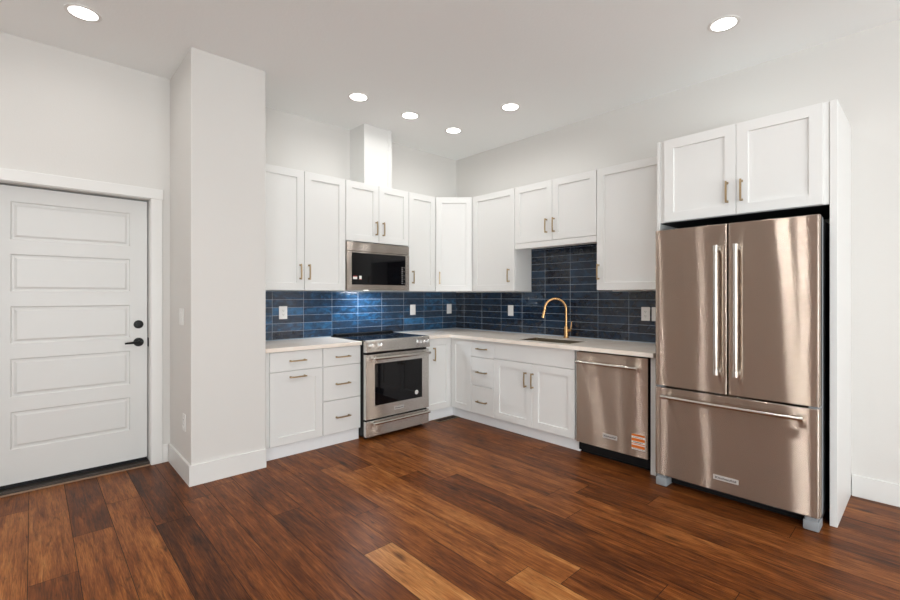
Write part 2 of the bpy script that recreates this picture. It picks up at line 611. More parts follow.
bm = NB()
prism(bm, [(PX0 - BT, -BT), (PX0 - BT, PY - BT), (PX1, PY - BT), (PX1, PY), (PX0, PY), (PX0, -BT)], 0, BH)
struct('baseboard_pier', bm, 'trim')
bm = NB(); board(bm, -BT, 0, YS, -3.886)
struct('baseboard_east', bm, 'trim')
bm = NB(); board(bm, XW, DX0 - .075, -BT, 0)
struct('baseboard_north', bm, 'trim')
bm = NB(); board(bm, XW, XW + BT, YS, -BT)
struct('baseboard_west', bm, 'trim')
bm = NB(); board(bm, XW + BT, -BT, YS, YS + BT)
struct('baseboard_south', bm, 'trim')

# entry door: casing, jamb, leaf, sill
cw = .073
bm = NB()
box(bm, DX0 - cw, DX0 + .004, -.019, 0, 0, DZ - .004, .003)
box(bm, DX1 - .004, DX1 + cw, -.019, 0, 0, DZ - .004, .003)
box(bm, DX0 - cw - .006, DX1 + cw + .006, -.021, 0, DZ - .004, DZ + .076, .003)
box(bm, DX1 + cw + .001, PX0 - BT - .001, -BT, 0, 0, BH, .002)
struct('trim_1', bm, 'trim', 'white casing around the entry door', 'door casing')
bm = NB()
box(bm, DX0, DX0 + .012, 0.001, T - .001, .0, DZ)
box(bm, DX1 - .006, DX1, 0.001, T - .001, .0, DZ)
box(bm, DX0 + .012, DX1 - .006, 0.001, T - .001, DZ - .006, DZ)
for (a, b, c, d) in ((DX0 + .012, DX0 + .03, .028, DZ - .006), (DX1 - .02, DX1 - .006, .028, DZ - .006)):
    box(bm, a, b, .125, T - .001, c, d)
box(bm, DX0 + .03, DX1 - .02, .125, T - .001, DZ - .03, DZ - .006)
for (a, b, c, d) in ((DX1 - .0195, DX1 - .0062, .03, DZ - .007), (DX0 + .0302, DX1 - .0202, DZ - .0295, DZ - .0065)):
    box(bm, a, b, .1243, .1252, c, d, mi=1)  # dark strips added along the stop so the door gap reads as shadow
struct('trim_2', bm, ['trim', 'jamb_shade'], 'white door jamb and stop', 'door jamb')
bm = NB()
box(bm, DX0 + .012, DX1 - .006, .006, T - .001, 0.0005, .024, .003)
box(bm, DX0 + .006, DX1 - .005, -.017, .005, 0.0005, .008, .002, mi=1)
struct('trim_3', bm, ['bronzesill', 'nosing'], 'dark bronze sill under the entry door', 'door sill')
LX0, LX1, LZ0, LZ1 = DX0 + .014, DX1 - .0135, .048, DZ - .0175
LY = .081
bm = NB()
panels = [(1.722, 1.984), (1.366, 1.623), (1.005, 1.263), (.640, .904), (.281, .540)]
px0, px1 = -4.090, -3.425
# leaf front: outer frame pieces around five raised panels
ys = LY
xs = [LX0, px0, px1, LX1]
zs = [LZ0]
for z0, z1 in reversed(panels):
    zs += [z0, z1]
zs.append(LZ1)
def q4(pts):
    return bm.faces.new([bm.verts.new(p) for p in pts])
for i in range(3):
    for k in range(len(zs) - 1):
        if i == 1 and k % 2 == 1:
            a0, a1, b0, b1 = xs[1], xs[2], zs[k], zs[k + 1]
            loops = []
            for ins, dy in ((0, 0), (.007, .0085), (.019, .0085), (.032, .002)):
                loops.append([(a0 + ins, ys + dy, b0 + ins), (a1 - ins, ys + dy, b0 + ins), (a1 - ins, ys + dy, b1 - ins), (a0 + ins, ys + dy, b1 - ins)])
            for A, B in zip(loops, loops[1:]):
                for n in range(4):
                    m2 = (n + 1) % 4
                    q4([A[n], A[m2], B[m2], B[n]])
            q4(loops[-1])
        else:
            q4([(xs[i], ys, zs[k]), (xs[i + 1], ys, zs[k]), (xs[i + 1], ys, zs[k + 1]), (xs[i], ys, zs[k + 1])])
bmesh.ops.remove_doubles(bm, verts=bm.verts, dist=1e-5)
bk = LY + .043
for pts in ([(LX0, ys, LZ0), (LX0, bk, LZ0), (LX0, bk, LZ1), (LX0, ys, LZ1)], [(LX1, ys, LZ0), (LX1, bk, LZ0), (LX1, bk, LZ1), (LX1, ys, LZ1)],
            [(LX0, ys, LZ1), (LX1, ys, LZ1), (LX1, bk, LZ1), (LX0, bk, LZ1)], [(LX0, ys, LZ0), (LX1, ys, LZ0), (LX1, bk, LZ0), (LX0, bk, LZ0)],
            [(LX0, bk, LZ0), (LX1, bk, LZ0), (LX1, bk, LZ1), (LX0, bk, LZ1)]):
    q4(pts)
bmesh.ops.remove_doubles(bm, verts=bm.verts, dist=1e-5)
dr = struct('door_1', bm, 'door', 'white five panel entry door with black lever', 'door')
bm = NB()
box(bm, LX0 + .002, LX1 - .002, LY + .004, LY + .04, .024, LZ0)
finish('door_sweep', bm, 'dark', dr)
bm = NB()
lathe(bm, [(.0325, 0), (.0325, .006), (.029, .011), (.016, .013), (.016, .019), (.0, .02)], (-3.371, LY, 1.110), '-Y', 28)
finish('deadbolt', bm, 'black', dr, True)
bm = NB()
lathe(bm, [(.034, 0), (.034, .007), (.030, .013), (.0, .015)], (-3.371, LY, .970), '-Y', 28)
cyl(bm, (-3.371, LY - .012, .970), (-3.371, LY - .052, .970), .0115, 16)
tube(bm, [(-3.366, LY - .047, .970), (-3.40, LY - .05, .970), (-3.43, LY - .05, .968), (-3.464, LY - .046, .966)], [.0105, .010, .0085, .007], 12)
finish('door_handle', bm, 'black', dr, True)
bm = NB()
box(bm, DX1 - .0075, DX1 - .0055, LY - .02, LY + .03, .93, 1.0)
finish('strike_plate', bm, 'black', dr)

# ------------------------------------------------------------------ tile backsplashes
trnd = random.Random(5)


def tiles(name, label, spans, zrows, cuts, xf, tonef):
    """spans(z) gives the run to tile; front faces -y, behind it a grout bed"""
    bm = NB()
    lt = bm.faces.layers.float.new('tone')
    for z0, z1 in zrows:
        for a0, a1, zb0, zb1 in spans:
            c0, c1 = max(z0, zb0), min(z1, zb1)
            if c1 - c0 < .008:
                continue
            for u0, u1 in zip(cuts, cuts[1:]):
                b0, b1 = max(u0, a0), min(u1, a1)
                if b1 - b0 < .008:
                    continue
                tl = trnd.uniform(-.0008, .0008)
                box(bm, b0 + .0013, b1 - .0013, -.009 + tl, -.001, c0 + .0013, c1 - .0013, .0010)
                tn = max(.02, tonef((b0 + b1) / 2, (c0 + c1) / 2))
                for f in bm.faces:
                    if f[lt] == 0.0:
                        f[lt] = tn
    for a0, a1, zb0, zb1 in spans:
        box(bm, a0, a1, -.0076, -.0005, zb0, zb1, mi=1)
    o = finish(name, bm, ['tile', 'grout'], xf=xf)
    return tag(o, label, 'backsplash')


zrows = [(.922 + .0755 * (k - 1), .922 + .0755 * k) for k in range(0, 14)]
ZC, ZCB = .914, .881
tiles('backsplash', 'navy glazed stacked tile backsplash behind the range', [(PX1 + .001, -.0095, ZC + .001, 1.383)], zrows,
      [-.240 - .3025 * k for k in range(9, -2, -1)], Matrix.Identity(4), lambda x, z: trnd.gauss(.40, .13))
tiles('backsplash', 'shade-toned navy stacked tile backsplash behind the sink faucet',
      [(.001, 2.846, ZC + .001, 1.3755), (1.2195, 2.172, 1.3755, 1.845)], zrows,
      [-.155 + .311 * k for k in range(0, 12)], Matrix.Rotation(FACE_W, 4, 'Z'), lambda x, z: trnd.gauss(.14 - .03 * x, .09))  # tones drop along the run: this wall's dimmer light put in the tile colour


# ------------------------------------------------------------------ cabinet parts
def shaker_bm(x0, x1, z0, z1, yf, t=.019, st=.066, rec=.012, ch=.0016):
    bm = NB()

    def rect(i, y):
        return [bm.verts.new((x0 + i, y, z0 + i)), bm.verts.new((x1 - i, y, z0 + i)), bm.verts.new((x1 - i, y, z1 - i)), bm.verts.new((x0 + i, y, z1 - i))]
    L = [rect(0, yf + t), rect(0, yf + ch), rect(ch, yf), rect(st, yf), rect(st + .0025, yf + rec)]
    for a, b in zip(L, L[1:]):
        for n in range(4):
            m = (n + 1) % 4
            bm.faces.new((a[n], a[m], b[m], b[n]))
    bm.faces.new(L[-1]); bm.faces.new(L[0][::-1])
    return bm


def slab_bm(x0, x1, z0, z1, yf, t=.019):
    return box(NB(), x0, x1, yf, yf + t, z0, z1, .0014)


def pull_bm(cx, cz, yf, ln=.142, vert=True):
    """arched bar pull on a face at y=yf"""
    bm = NB()
    h = ln / 2
    st = .030
    n = 10
    pts = []
    for i in range(n + 1):
        s = -1 + 2 * i / n
        pts.append((s * h, -st - .003 * (1 - s * s)))
    # bar of rounded square section
    hw = .0055
    rings = []
    for s, d in pts:
        w = hw * (1.0 if abs(s) < h * .8 else .9)
        rings.append([(s, d - .004, -w), (s, d - .004, w), (s, d + .004, w), (s, d + .004, -w)])
    vs = [[bm.verts.new((p[0], p[1], p[2])) for p in r] for r in rings]
    for a, b in zip(vs, vs[1:]):
        for k in range(4):
            bm.faces.new((a[k], a[(k + 1) % 4], b[(k + 1) % 4], b[k]))
    bm.faces.new(vs[0]); bm.faces.new(vs[-1][::-1])
    for s in (-1, 1):
        box(bm, s * (h - .010) - .005, s * (h - .010) + .005, -st + .002, 0, -.0055, .0055, .001)
        box(bm, s * (h - .010) - .0075, s * (h - .010) + .0075, -.003, 0, -.0075, .0075, .0008)
    if vert:
        bmesh.ops.transform(bm, matrix=Matrix.Rotation(PI / 2, 4, 'Y'), verts=bm.verts)
    bmesh.ops.transform(bm, matrix=Matrix.Translation((cx, yf, cz)), verts=bm.verts)
    return bm


def door_part(root, x0, x1, z0, z1, yf, pull=None, xf=None, name='door', st=.066):
    d = finish(name, shaker_bm(x0, x1, z0, z1, yf, st=st), 'cab', root, xf=xf)
    if pull:
        bm = pull_bm(pull[0], pull[1], yf, vert=pull[2] if len(pull) > 2 else True)
        h = finish('handle', bm, 'bronze', d, xf=xf)
        h['label'] = 'champagne bronze bar pull'
    return d


def drawer_part(root, x0, x1, z0, z1, yf, pull=True, name='drawer'):
    d = finish(name, slab_bm(x0, x1, z0, z1, yf), 'cab', root)
    if pull:
        h = finish('handle', pull_bm((x0 + x1) / 2, pull if isinstance(pull, float) else (z0 + z1) / 2, yf, vert=False), 'bronze', d)
        h['label'] = 'champagne bronze bar pull'
    return d


ZU0, ZU1 = 1.385, 2.475
UP = 'white shaker upper cabinets'
BASE = 'white shaker base cabinets'
GY = .0022          # reveal between doors

# ---- upper cabinets on the range wall (local = world offsets, front faces -y)
YU = -.306


def upper(loc, W, doors, z0, z1, label, rz=0.0, depth=.306, filler=(0, 0), group=UP, body_z0=None):
    """doors: list of (x0,x1,pull or None)"""
    root = thing('upper_cabinet', label, 'cabinet', loc, rz, group)
    bm = box(NB(), filler[0], W - filler[1], -depth + .0205, -.0105, (body_z0 if body_z0 is not None else z0 + .001) - loc[2], z1 - .001 - loc[2], .001)
    finish('carcass', bm, 'cab', root)
    for d in doors:
        p = d[2]
        door_part(root, d[0] + GY, d[1] - GY, z0 - loc[2] + .002, z1 - loc[2] - .002, -depth, (p[0], p[1] - loc[2]) if p else None)
    return root


# left double cabinet
x0 = -2.652
upper((x0, 0, ZU0), -1.762 - x0, [(.052, .471, (.430, 1.553)), (.471, .889, (.512, 1.553))], ZU0, ZU1,
      'tall white two-door upper cabinet beside the white pier, left of the microwave')
# above microwave
x0 = -1.7605
mc = upper((x0, 0, 1.872), .7645, [(0, .380, (.344, 2.026)), (.380, .7645, (.430, 2.026))], 1.878, ZU1,
           'short white two-door cabinet directly above the microwave')
# narrow
x0 = -.9945
upper((x0, 0, ZU0), .3825, [(0, .3815, (.048, 1.540))], ZU0, ZU1,
      'narrow white upper cabinet between microwave and corner cabinet')
# diagonal corner cabinet
root = thing('corner_cabinet', 'white diagonal corner upper cabinet where the two walls meet', 'cabinet', (0, 0, ZU0), 0, UP)
A, B = Vector((-.611, -.306)), Vector((-.301, -.5905))
dv = (B - A).normalized()
nv = Vector((dv.y, -dv.x))       # toward the room
inn = -nv * .0205
bm = NB()
prism(bm, [(-.001, -.001), (-.6115, -.001), (-.6115, -.2855), (A.x + inn.x, A.y + inn.y), (B.x + inn.x, B.y + inn.y), (-.2805, -.5985), (-.001, -.5985)], .001, ZU1 - ZU0 - .001)
finish('carcass', bm, 'cab', root)
ang = math.atan2(dv.y, dv.x)
wd = (B - A).length
xf = Matrix.Translation((A.x, A.y, 0)) @ Matrix.Rotation(ang, 4, 'Z')
door_part(root, .004, wd - .004, .002, ZU1 - ZU0 - .002, 0.0, (.048, 1.540 - ZU0), xf, st=.066)

# ---- upper cabinets on the sink wall (front faces -x): local x = -world y
upper((0, -.600, ZU0), .620, [(.002, .620, (.548, 1.552))], ZU0, ZU1,
      'single-door white upper cabinet right of the corner, beside the short sink cabinet', FACE_W, depth=.301)
root = upper((0, -1.2215, 1.823), .948, [(0, .4725, (.410, 2.026)), (.4725, .948, (.497, 2.026))], 1.880, ZU1,
             'short white two-door cabinet over the sink with a valance rail', FACE_W, depth=.301)
finish('valance', box(NB(), .001, .947, -.300, -.2815, 0, .056, .0015), 'cab', root)
root = upper((0, -2.171, ZU0), .676, [(.002, .612, (.024, 1.550))], ZU0, ZU1,
             'wide single-door white upper cabinet between sink cabinet and refrigerator cabinet', FACE_W, depth=.301)

# ---- cabinet over the refrigerator with its tall side panels
FC = 'white refrigerator enclosure'
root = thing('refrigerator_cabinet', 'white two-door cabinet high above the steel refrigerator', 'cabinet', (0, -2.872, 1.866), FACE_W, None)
zt = 2.470 - 1.866
finish('carcass', box(NB(), .0, .973, -.616, -.001, 0.004, zt, .001), 'cab', root)
finish('shade_sheet', box(NB(), .002, .971, -.612, -.002, 0.0, .0035), 'dark', root)  # added black sheet standing in for the shaded gap above the refrigerator
door_part(root, .033, .4965, .006, zt - .004, -.636, (.447, .156))
door_part(root, .4995, .946, .006, zt - .004, -.636, (.531, .156))
pl = tag(finish('side_panel', box(NB(), -.622, -.001, -2.8715, -2.850, 0, 2.470, .0015), 'cab'),
         'narrow white tall panel at the left side of the refrigerator', 'panel', FC)
pr_ = tag(finish('side_panel', box(NB(), -.622, -.001, -3.882, -3.847, 0, 2.470, .0015), 'cab'),
          'tall white panel standing at the right side of the refrigerator', 'panel', FC)

# ---- base cabinets on the range wall
ZB = .112
YB = -.591
ZDT = .875


def base(name, loc, W, label, rz, depth, toe, filler=0.0, toe_x=None, open_top=False):
    root = thing(name, label, 'cabinet', loc, rz, BASE)
    if open_top:
        bm = NB()
        f, b, zt = -depth + .0205, -.001, ZCB - .001
        box(bm, 0, .018, f, b, .104, zt); box(bm, W - .018, W, f, b, .104, zt)
        box(bm, .018, W - .018, f, b, .104, .122); box(bm, .018, W - .018, b - .012, b, .122, zt)
        box(bm, .018, W - .018, f, f + .018, .122, zt)
        bmesh.ops.remove_doubles(bm, verts=bm.verts, dist=1e-5)
    else:
        bm = box(NB(), 0, W, -depth + .0205, -.001, .104, ZCB - .001, .001)
    finish('carcass', bm, 'cab', root)
    tx = toe_x or (0, W)
    finish('toe_kick', box(NB(), tx[0], tx[1], -toe, -.05, 0.0005, .1035), 'kick', root)
    return root


root = base('base_cabinet', (-2.652, 0, 0), .5085, 'white base cabinet with top drawer and pull-out door beside the pier', 0, .591, .555)
drawer_part(root, .054, .5065, .716, ZDT, YB)
door_part(root, .054, .5065, ZB, .711, YB, (.2805, .662, False))
root = base('drawer_cabinet', (-2.142, 0, 0), .3735, 'white three-drawer base cabinet immediately left of the range', 0, .591, .555)
for z0, z1 in ((.714, ZDT), (.409, .709), (ZB, .404)):
    drawer_part(root, .002, .372, z0, z1, YB, {.714: .790, .409: .549, ZB: .252}[z0])

# ---- lower corner cabinet with two leaves meeting in the corner
root = thing('corner_base_cabinet', 'white corner base cabinet with two narrow doors meeting at right angles', 'cabinet', (0, 0, 0), 0, BASE)
XB = -.631
bm = NB()
prism(bm, [(-.001, -.001), (-1.0125, -.001), (-1.0125, -.5705), (XB + .0205, -.5705), (XB + .0205, -.9045), (-.001, -.9045)], .104, ZCB - .001)
finish('carcass', bm, 'cab', root)
bm = NB()
prism(bm, [(-.05, -.05), (-1.0125, -.05), (-1.0125, -.555), (-.571, -.555), (-.571, -.9045), (-.05, -.9045)], .0005, .1035)
finish('toe_kick', bm, 'kick', root)
door_part(root, -1.0055, XB - .002, ZB, ZDT, YB, (-.882, .712))
door_part(root, .5935, .9035, ZB, ZDT, XB, None, Matrix.Rotation(FACE_W, 4, 'Z'))

# ---- base cabinets on the sink wall
root = base('drawer_cabinet', (0, -.9055, 0), .3235, 'white three-drawer base cabinet right of the corner doors', FACE_W, .631, .571)
for z0, z1 in ((.700, ZDT), (.404, .695), (ZB, .399)):
    drawer_part(root, .0015, .322, z0, z1, XB, {.700: .788, .404: .546, ZB: .242}[z0])
root = base('sink_cabinet', (0, -1.2295, 0), .9395, 'white two-door sink base cabinet beside the dishwasher', FACE_W, .631, .571, open_top=True)
finish('false_front', slab_bm(.0015, .926, .709, ZDT, XB), 'cab', root)
door_part(root, .0015, .4725, ZB, .704, XB, (.4035, .550))
door_part(root, .4755, .926, ZB, .704, XB, (.4845, .550))
pn = tag(finish('end_panel', box(NB(), -.632, -.02, -2.846, -2.806, 0, ZCB - .0005, .0015), 'cab'),
         'narrow white end panel between dishwasher and refrigerator', 'panel')

# ------------------------------------------------------------------ countertops and sink
YC, XC = -.622, -.683
bm = NB()
box(bm, PX1 + .001, -1.7715, YC, -.010, ZCB, ZC, .0025, seg=2)
tag(finish('countertop', bm, 'quartz'), 'short pale quartz countertop left of the range', 'countertop')
SK = (-.560, -.260, -2.06, -1.48)       # sink cut-out x0,x1,y0,y1
bm = NB()
e = .0025


def ring_top(z, pts_out, pts_in):
    pass


xs = [-1.0135, XC, SK[0], SK[1], -.010]
# assemble the L from strips; strips share faces so the top reads as one slab
strips = [(-1.0135, -.010, YC, -.010), (XC, -.010, SK[3], YC), (XC, SK[0], SK[2], SK[3]), (SK[1], -.010, SK[2], SK[3]), (XC, -.010, -2.8475, SK[2])]
for a, b, c, d in strips:
    box(bm, a, b, c, d, ZCB, ZC)
bmesh.ops.remove_doubles(bm, verts=bm.verts, dist=1e-5)
ct = tag(finish('countertop', bm, 'quartz'), 'long L-shaped pale quartz countertop around the sink', 'countertop')
# undermount sink
root = thing('sink', 'undermount steel sink basin set into the long countertop', 'sink', ((SK[0] + SK[1]) / 2, (SK[2] + SK[3]) / 2, ZCB - .002))
hx, hy, dp = (SK[1] - SK[0]) / 2 - .0015, (SK[3] - SK[2]) / 2 - .0015, .20
bm = NB()
for (r, zz) in (((hx, hy), 0),):
    pass
def rr(hx, hy, rad, z, n=6):
    out = []
    for cx, cy, a0 in ((hx - rad, hy - rad, 0), (-hx + rad, hy - rad, 90), (-hx + rad, -hy + rad, 180), (hx - rad, -hy + rad, 270)):
        for i in range(n + 1):
            a = math.radians(a0 + 90 * i / n)
            out.append((cx + rad * math.cos(a), cy + rad * math.sin(a), z))
    return out
loops = [rr(hx, hy, .006, .0315), rr(hx - .0015, hy - .0015, .006, .0315), rr(hx - .0025, hy - .0025, .012, -.002), rr(hx - .004, hy - .004, .022, -dp + .02), rr(hx - .02, hy - .02, .03, -dp), rr(.05, .05, .045, -dp - .004)]
V = [[bm.verts.new(p) for p in l] for l in loops]
for a, b in zip(V, V[1:]):
    n = len(a)
    for i in range(n):
        bm.faces.new((a[i], a[(i + 1) % n], b[(i + 1) % n], b[i]))
bm.faces.new(V[-1])
finish('basin', bm, 'sink', root, True)
bm = NB()
lathe(bm, [(.044, 0), (.044, .003), (.030, .003), (.026, -.003), (0, -.003)], (0, 0, -dp - .003), 'Z', 24)
finish('drain', bm, 'chrome', root, True)
# faucet
FX, FY = -.090, -1.718
root = thing('faucet', 'tall brushed gold gooseneck kitchen faucet behind the sink', 'faucet', (FX, FY, ZC))
bm = NB()
lathe(bm, [(0, 0), (.028, 0), (.028, .005), (.0235, .009), (.0225, .105), (.0205, .112), (0, .112)], (0, 0, 0.0003), 'Z', 26)
finish('body', bm, 'gold', root, True)
d = Vector((-.165, .150)).normalized()
R_ = .108
pts = [(0, 0, .10), (0, 0, .20), (0, 0, .285)]
for i in range(1, 15):
    a = PI * i / 15
    pts.append((d.x * R_ * (1 - math.cos(a)), d.y * R_ * (1 - math.cos(a)), .285 + R_ * math.sin(a)))
e2 = (d.x * 2 * R_, d.y * 2 * R_, .285)
pts += [e2, (e2[0] + d.x * .006, e2[1] + d.y * .006, .262)]
bm = NB()
tube(bm, pts, .0125, 18)
finish('spout', bm, 'gold', root, True)
bm = NB()
tube(bm, [(e2[0] + d.x * .004, e2[1] + d.y * .004, .270), (e2[0] + d.x * .012, e2[1] + d.y * .012, .235), (e2[0] + d.x * .020, e2[1] + d.y * .020, .200)], [.0145, .016, .0165], 18)
finish('spray_head', bm, 'gold', root, True)
bm = NB()
cyl(bm, (0, -.015, .078), (0, -.060, .078), .0135, 18)
tube(bm, [(0, -.053, .080), (.001, -.056, .12), (.002, -.060, .165)], [.0062, .0055, .0048], 12)
finish('lever', bm, 'gold', root, True)

# ------------------------------------------------------------------ range
RX0, RX1 = -1.7670, -1.0185
rw = RX1 - RX0
root = thing('range', 'stainless steel slide-in electric range with black glass top', 'range', (RX0, 0, 0))
finish('body', box(NB(), .003, rw - .003, -.640, -.030, .030, .912, .002), 'dark', root)
bm = NB()
box(bm, .0, rw, -.676, -.012, .9125, .925, .003, seg=2)
for cx, cy, r in ((.20, -.20, .085), (.20, -.47, .105), (.56, -.20, .085), (.56, -.47, .105)):
    for rad in (r, r * .6):
        lathe(bm, [(rad, .9252), (rad + .002, .9252)], (cx, cy, 0), 'Z', 36, mi=1)
finish('cooktop', bm, ['glass', 'darkbody'], root)
bm = NB()
box(bm, .02, rw - .02, -.075, -.016, .925, .943, .004, seg=2)
finish('rear_vent_trim', bm, 'dark', root)
# control panel: slightly raked front
bm = NB()
prof = [(-.640, .812), (-.690, .812), (-.6935, .818), (-.6835, .912), (-.676, .9245), (-.640, .9245)]
a = [bm.verts.new((.0, y, z)) for y, z in prof]
b = [bm.verts.new((rw, y, z)) for y, z in prof]
bm.faces.new(a); bm.faces.new(b[::-1])
for i in range(len(prof)):
    j = (i + 1) % len(prof)
    bm.faces.new((a[i], b[i], b[j], a[j]))
finish('control_panel', bm, 'steel2', root)
kd = Vector((0, -.994, -.106))
for kx in (.055, .151, .615, .701):
    bm = NB()
    c = Vector((kx, -.6875, .876))
    cyl(bm, c, c - Vector((0, .006, 0)), .0215, 24)
    cyl(bm, c - Vector((0, .006, 0)), c - Vector((0, .030, .001)), .0185, 24, .0155)
    box(bm, kx - .003, kx + .003, c.y - .034, c.y - .012, c.z - .015, c.z + .015, .001)
    finish('knob', bm, 'chrome', root, True)
# oven door
dz0, dz1 = .192, .790
od = bmesh.new()
wx0, wx1, wz0, wz1 = .096, .659, .310, .703
yf = -.680
for a0, a1, b0, b1 in ((.001, wx0, dz0, dz1), (wx1, rw - .003, dz0, dz1), (wx0, wx1, dz0, wz0), (wx0, wx1, wz1, dz1)):
    box(od, a0, a1, yf, -.6405, b0, b1)
bmesh.ops.remove_doubles(od, verts=od.verts, dist=1e-5)
odo = finish('oven_door', od, 'steel2', root)
finish('window', box(NB(), wx0 + .0005, wx1 - .0005, yf + .0035, -.6425, wz0 + .0005, wz1 - .0005), 'glass', odo)


def bar_handle(x0, x1, z, yf, off, r=.0125, axis='x', foot=.012):
    bm = NB()
    if axis == 'x':
        tube(bm, [(x0, yf - off, z), (x0 + .01, yf - off, z), ((x0 + x1) / 2, yf - off, z), (x1 - .01, yf - off, z), (x1, yf - off, z)], [r * .96, r, r, r, r * .96], 18)
        for s, xx in ((-1, x0 + .022), (1, x1 - .022)):
            tube(bm, [(xx, yf - off, z), (xx, yf, z)], [r * .78, r * .95], 14)
            cyl(bm, (xx, yf - .004, z), (xx, yf, z), r * 1.25, 18)
            lathe(bm, [(r, 0), (r * 1.14, .002), (r * 1.14, .010), (r, .012)], (0, 0, 0), 'Z', 18) if False else None
    return bm


finish('handle', bar_handle(.058, rw - .025, .757, yf, .052, .0150), 'bar', odo, True)


def badge_bm(cx, cz, yf, w, h, s='KitchenAid'):
    bm = NB()
    box(bm, cx - w / 2, cx + w / 2, yf - .003, yf + .0005, cz - h / 2, cz + h / 2, .0008)
    xf = Matrix.Translation((cx, yf - .0033, cz)) @ Matrix.Rotation(PI / 2, 4, 'X')
    text_into(bm, s, h * .62, xf, 1, w * .82, .0004, True)
    return bm


finish('badge', badge_bm(.372, .252, yf, .115, .030), ['badge', 'ink'], odo)
bm = NB()
lathe(bm, [(0, .0012), (.021, .0012), (.021, 0), (0, 0)], (.589, yf + .0035, .366), '-Y', 28)
lathe(bm, [(.0, .0018), (.013, .0018), (.013, .0012)], (.589, yf + .0035, .366), '-Y', 24, mi=1)
lathe(bm, [(.0, .0024), (.009, .0024), (.009, .0018)], (.589, yf + .0035, .366), '-Y', 24)
finish('round_sticker', bm, ['white', 'ink'], odo, True)
dd = finish('drawer', box(NB(), .001, rw - .003, yf, -.6405, .032, .174, .002), 'steel2', root)
finish('handle', bar_handle(.058, rw - .025, .156, yf, .045, .0125), 'bar', dd, True)
for fx in (.05, rw - .05):
    for fy in (-.60, -.08):
        bm = NB()
        cyl(bm, (fx, fy, .0005), (fx, fy, .031), .018, 16)
        finish('leg', bm, 'dark', root, True)

# ------------------------------------------------------------------ microwave
MX0 = -1.7590
mw = .760
root = thing('microwave', 'built-in over-the-range steel microwave with black glass door', 'microwave', (MX0, 0, 1.393))
mh = 1.872 - 1.393 - .003
finish('body', box(NB(), .002, mw - .002, -.2895, -.0105, .004, mh, .002), 'darkbody', root)
yf = -.316
finish('vent_strip', box(NB(), .0, mw, yf, -.2900, mh - .088, mh - .0005, .003), 'steelmw', root)
bm = NB()
g0, g1, h0, h1 = .056, .711, .054, mh - .104
for a0, a1, b0, b1 in ((0, g0, 0, mh - .092), (g1, mw, 0, mh - .092), (g0, g1, 0, h0), (g0, g1, h1, mh - .092)):
    box(bm, a0, a1, yf, -.2900, b0, b1)
bmesh.ops.remove_doubles(bm, verts=bm.verts, dist=1e-5)
md = finish('door', bm, 'steelmw', root)
finish('glass', box(NB(), g0 + .0005, g1 - .0005, yf + .002, -.2915, h0 + .0005, h1 - .0005), 'glass', md)
bm = NB()
rk = random.Random(3)
for k, z in enumerate((.245, .225, .205, .185, .160, .140, .120, .100, .075)):
    w = rk.uniform(.010, .020)
    box(bm, .668 - w / 2, .668 + w / 2, yf + .0012, yf + .0022, z - .0022, z + .0022)
    if k % 2 == 0:
        box(bm, .690, .698, yf + .0012, yf + .0022, z - .002, z + .002)
finish('control_marks', bm, 'white', md)['kind'] = 'stuff'
for a0, a1, b0, b1, r0_, r1_ in ((.072, .118, .108, .140, .132, .140), (.142, .168, .106, .142, .104, .110)):
    bm = NB()
    box(bm, a0, a1, yf + .0010, yf + .0022, b0, b1)
    box(bm, a0, a1, yf + .0006, yf + .0010, r0_, r1_, mi=1)
    finish('sticker', bm, ['white', 'red'], md)
finish('underside_lamp', box(NB(), .34, .38, -.10, -.07, .0005, .0038, .001), 'lens', root)
area('cooktop_lamp', (MX0 + .33, -.19, 1.385), (0, 0, 0), .30, .06, 7, (.85, .93, 1.0))

# ------------------------------------------------------------------ dishwasher
DY0 = -2.1745
root = thing('dishwasher', 'stainless steel dishwasher with bar handle right of the sink cabinet', 'dishwasher', (0, DY0, 0), FACE_W)
dw = .628
finish('body', box(NB(), .004, dw - .001, -.600, -.03, .030, .872, .002), 'dark', root)
bm = NB()
yf = -.657
nx = 14
# gently crowned front panel
fr = []
for i in range(nx + 1):
    s = i / nx
    bow = .004 * (1 - (2 * s - 1) ** 2)
    fr.append((.014 + s * .606, yf + .003 - bow))
cols = []
for x, y in fr:
    cols.append([bm.verts.new((x, y, .112)), bm.verts.new((x, y, .866))])
bl = [bm.verts.new((.014, -.6005, .112)), bm.verts.new((.014, -.6005, .866))]
br = [bm.verts.new((.620, -.6005, .112)), bm.verts.new((.620, -.6005, .866))]
for a, b in zip(cols, cols[1:]):
    bm.faces.new((a[0], b[0], b[1], a[1]))
bm.faces.new((bl[0], cols[0][0], cols[0][1], bl[1])); bm.faces.new((cols[-1][0], br[0], br[1], cols[-1][1]))
bm.faces.new([bl[1]] + [c[1] for c in cols] + [br[1]]); bm.faces.new([br[0]] + [c[0] for c in reversed(cols)] + [bl[0]])
bm.faces.new((br[0], bl[0], bl[1], br[1]))
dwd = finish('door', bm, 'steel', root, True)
finish('handle', bar_handle(.038, .556, .788, yf + .001, .050, .0125), 'bar', dwd, True)
finish('badge', badge_bm(.318, .216, yf, .122, .034), ['badge', 'ink'], dwd)
bm = NB()
lx0, lx1, lz0, lz1 = .497, .600, .168, .284
box(bm, lx0, lx1, yf - .0012, yf + .002, lz0, lz1)
lh = lz1 - lz0
for z0, z1 in ((.87, 1.0), (.55, .74), (.36, .42), (.10, .29)):
    box(bm, lx0, lx1, yf - .0018, yf - .0011, lz0 + lh * z0, lz0 + lh * z1, mi=1)
for z in (.80, .50, .06):
    for k in range(6):
        box(bm, lx0 + .01 + k * .014, lx0 + .02 + k * .014, yf - .0018, yf - .0011, lz0 + lh * z - .0018, lz0 + lh * z + .0018, mi=2)
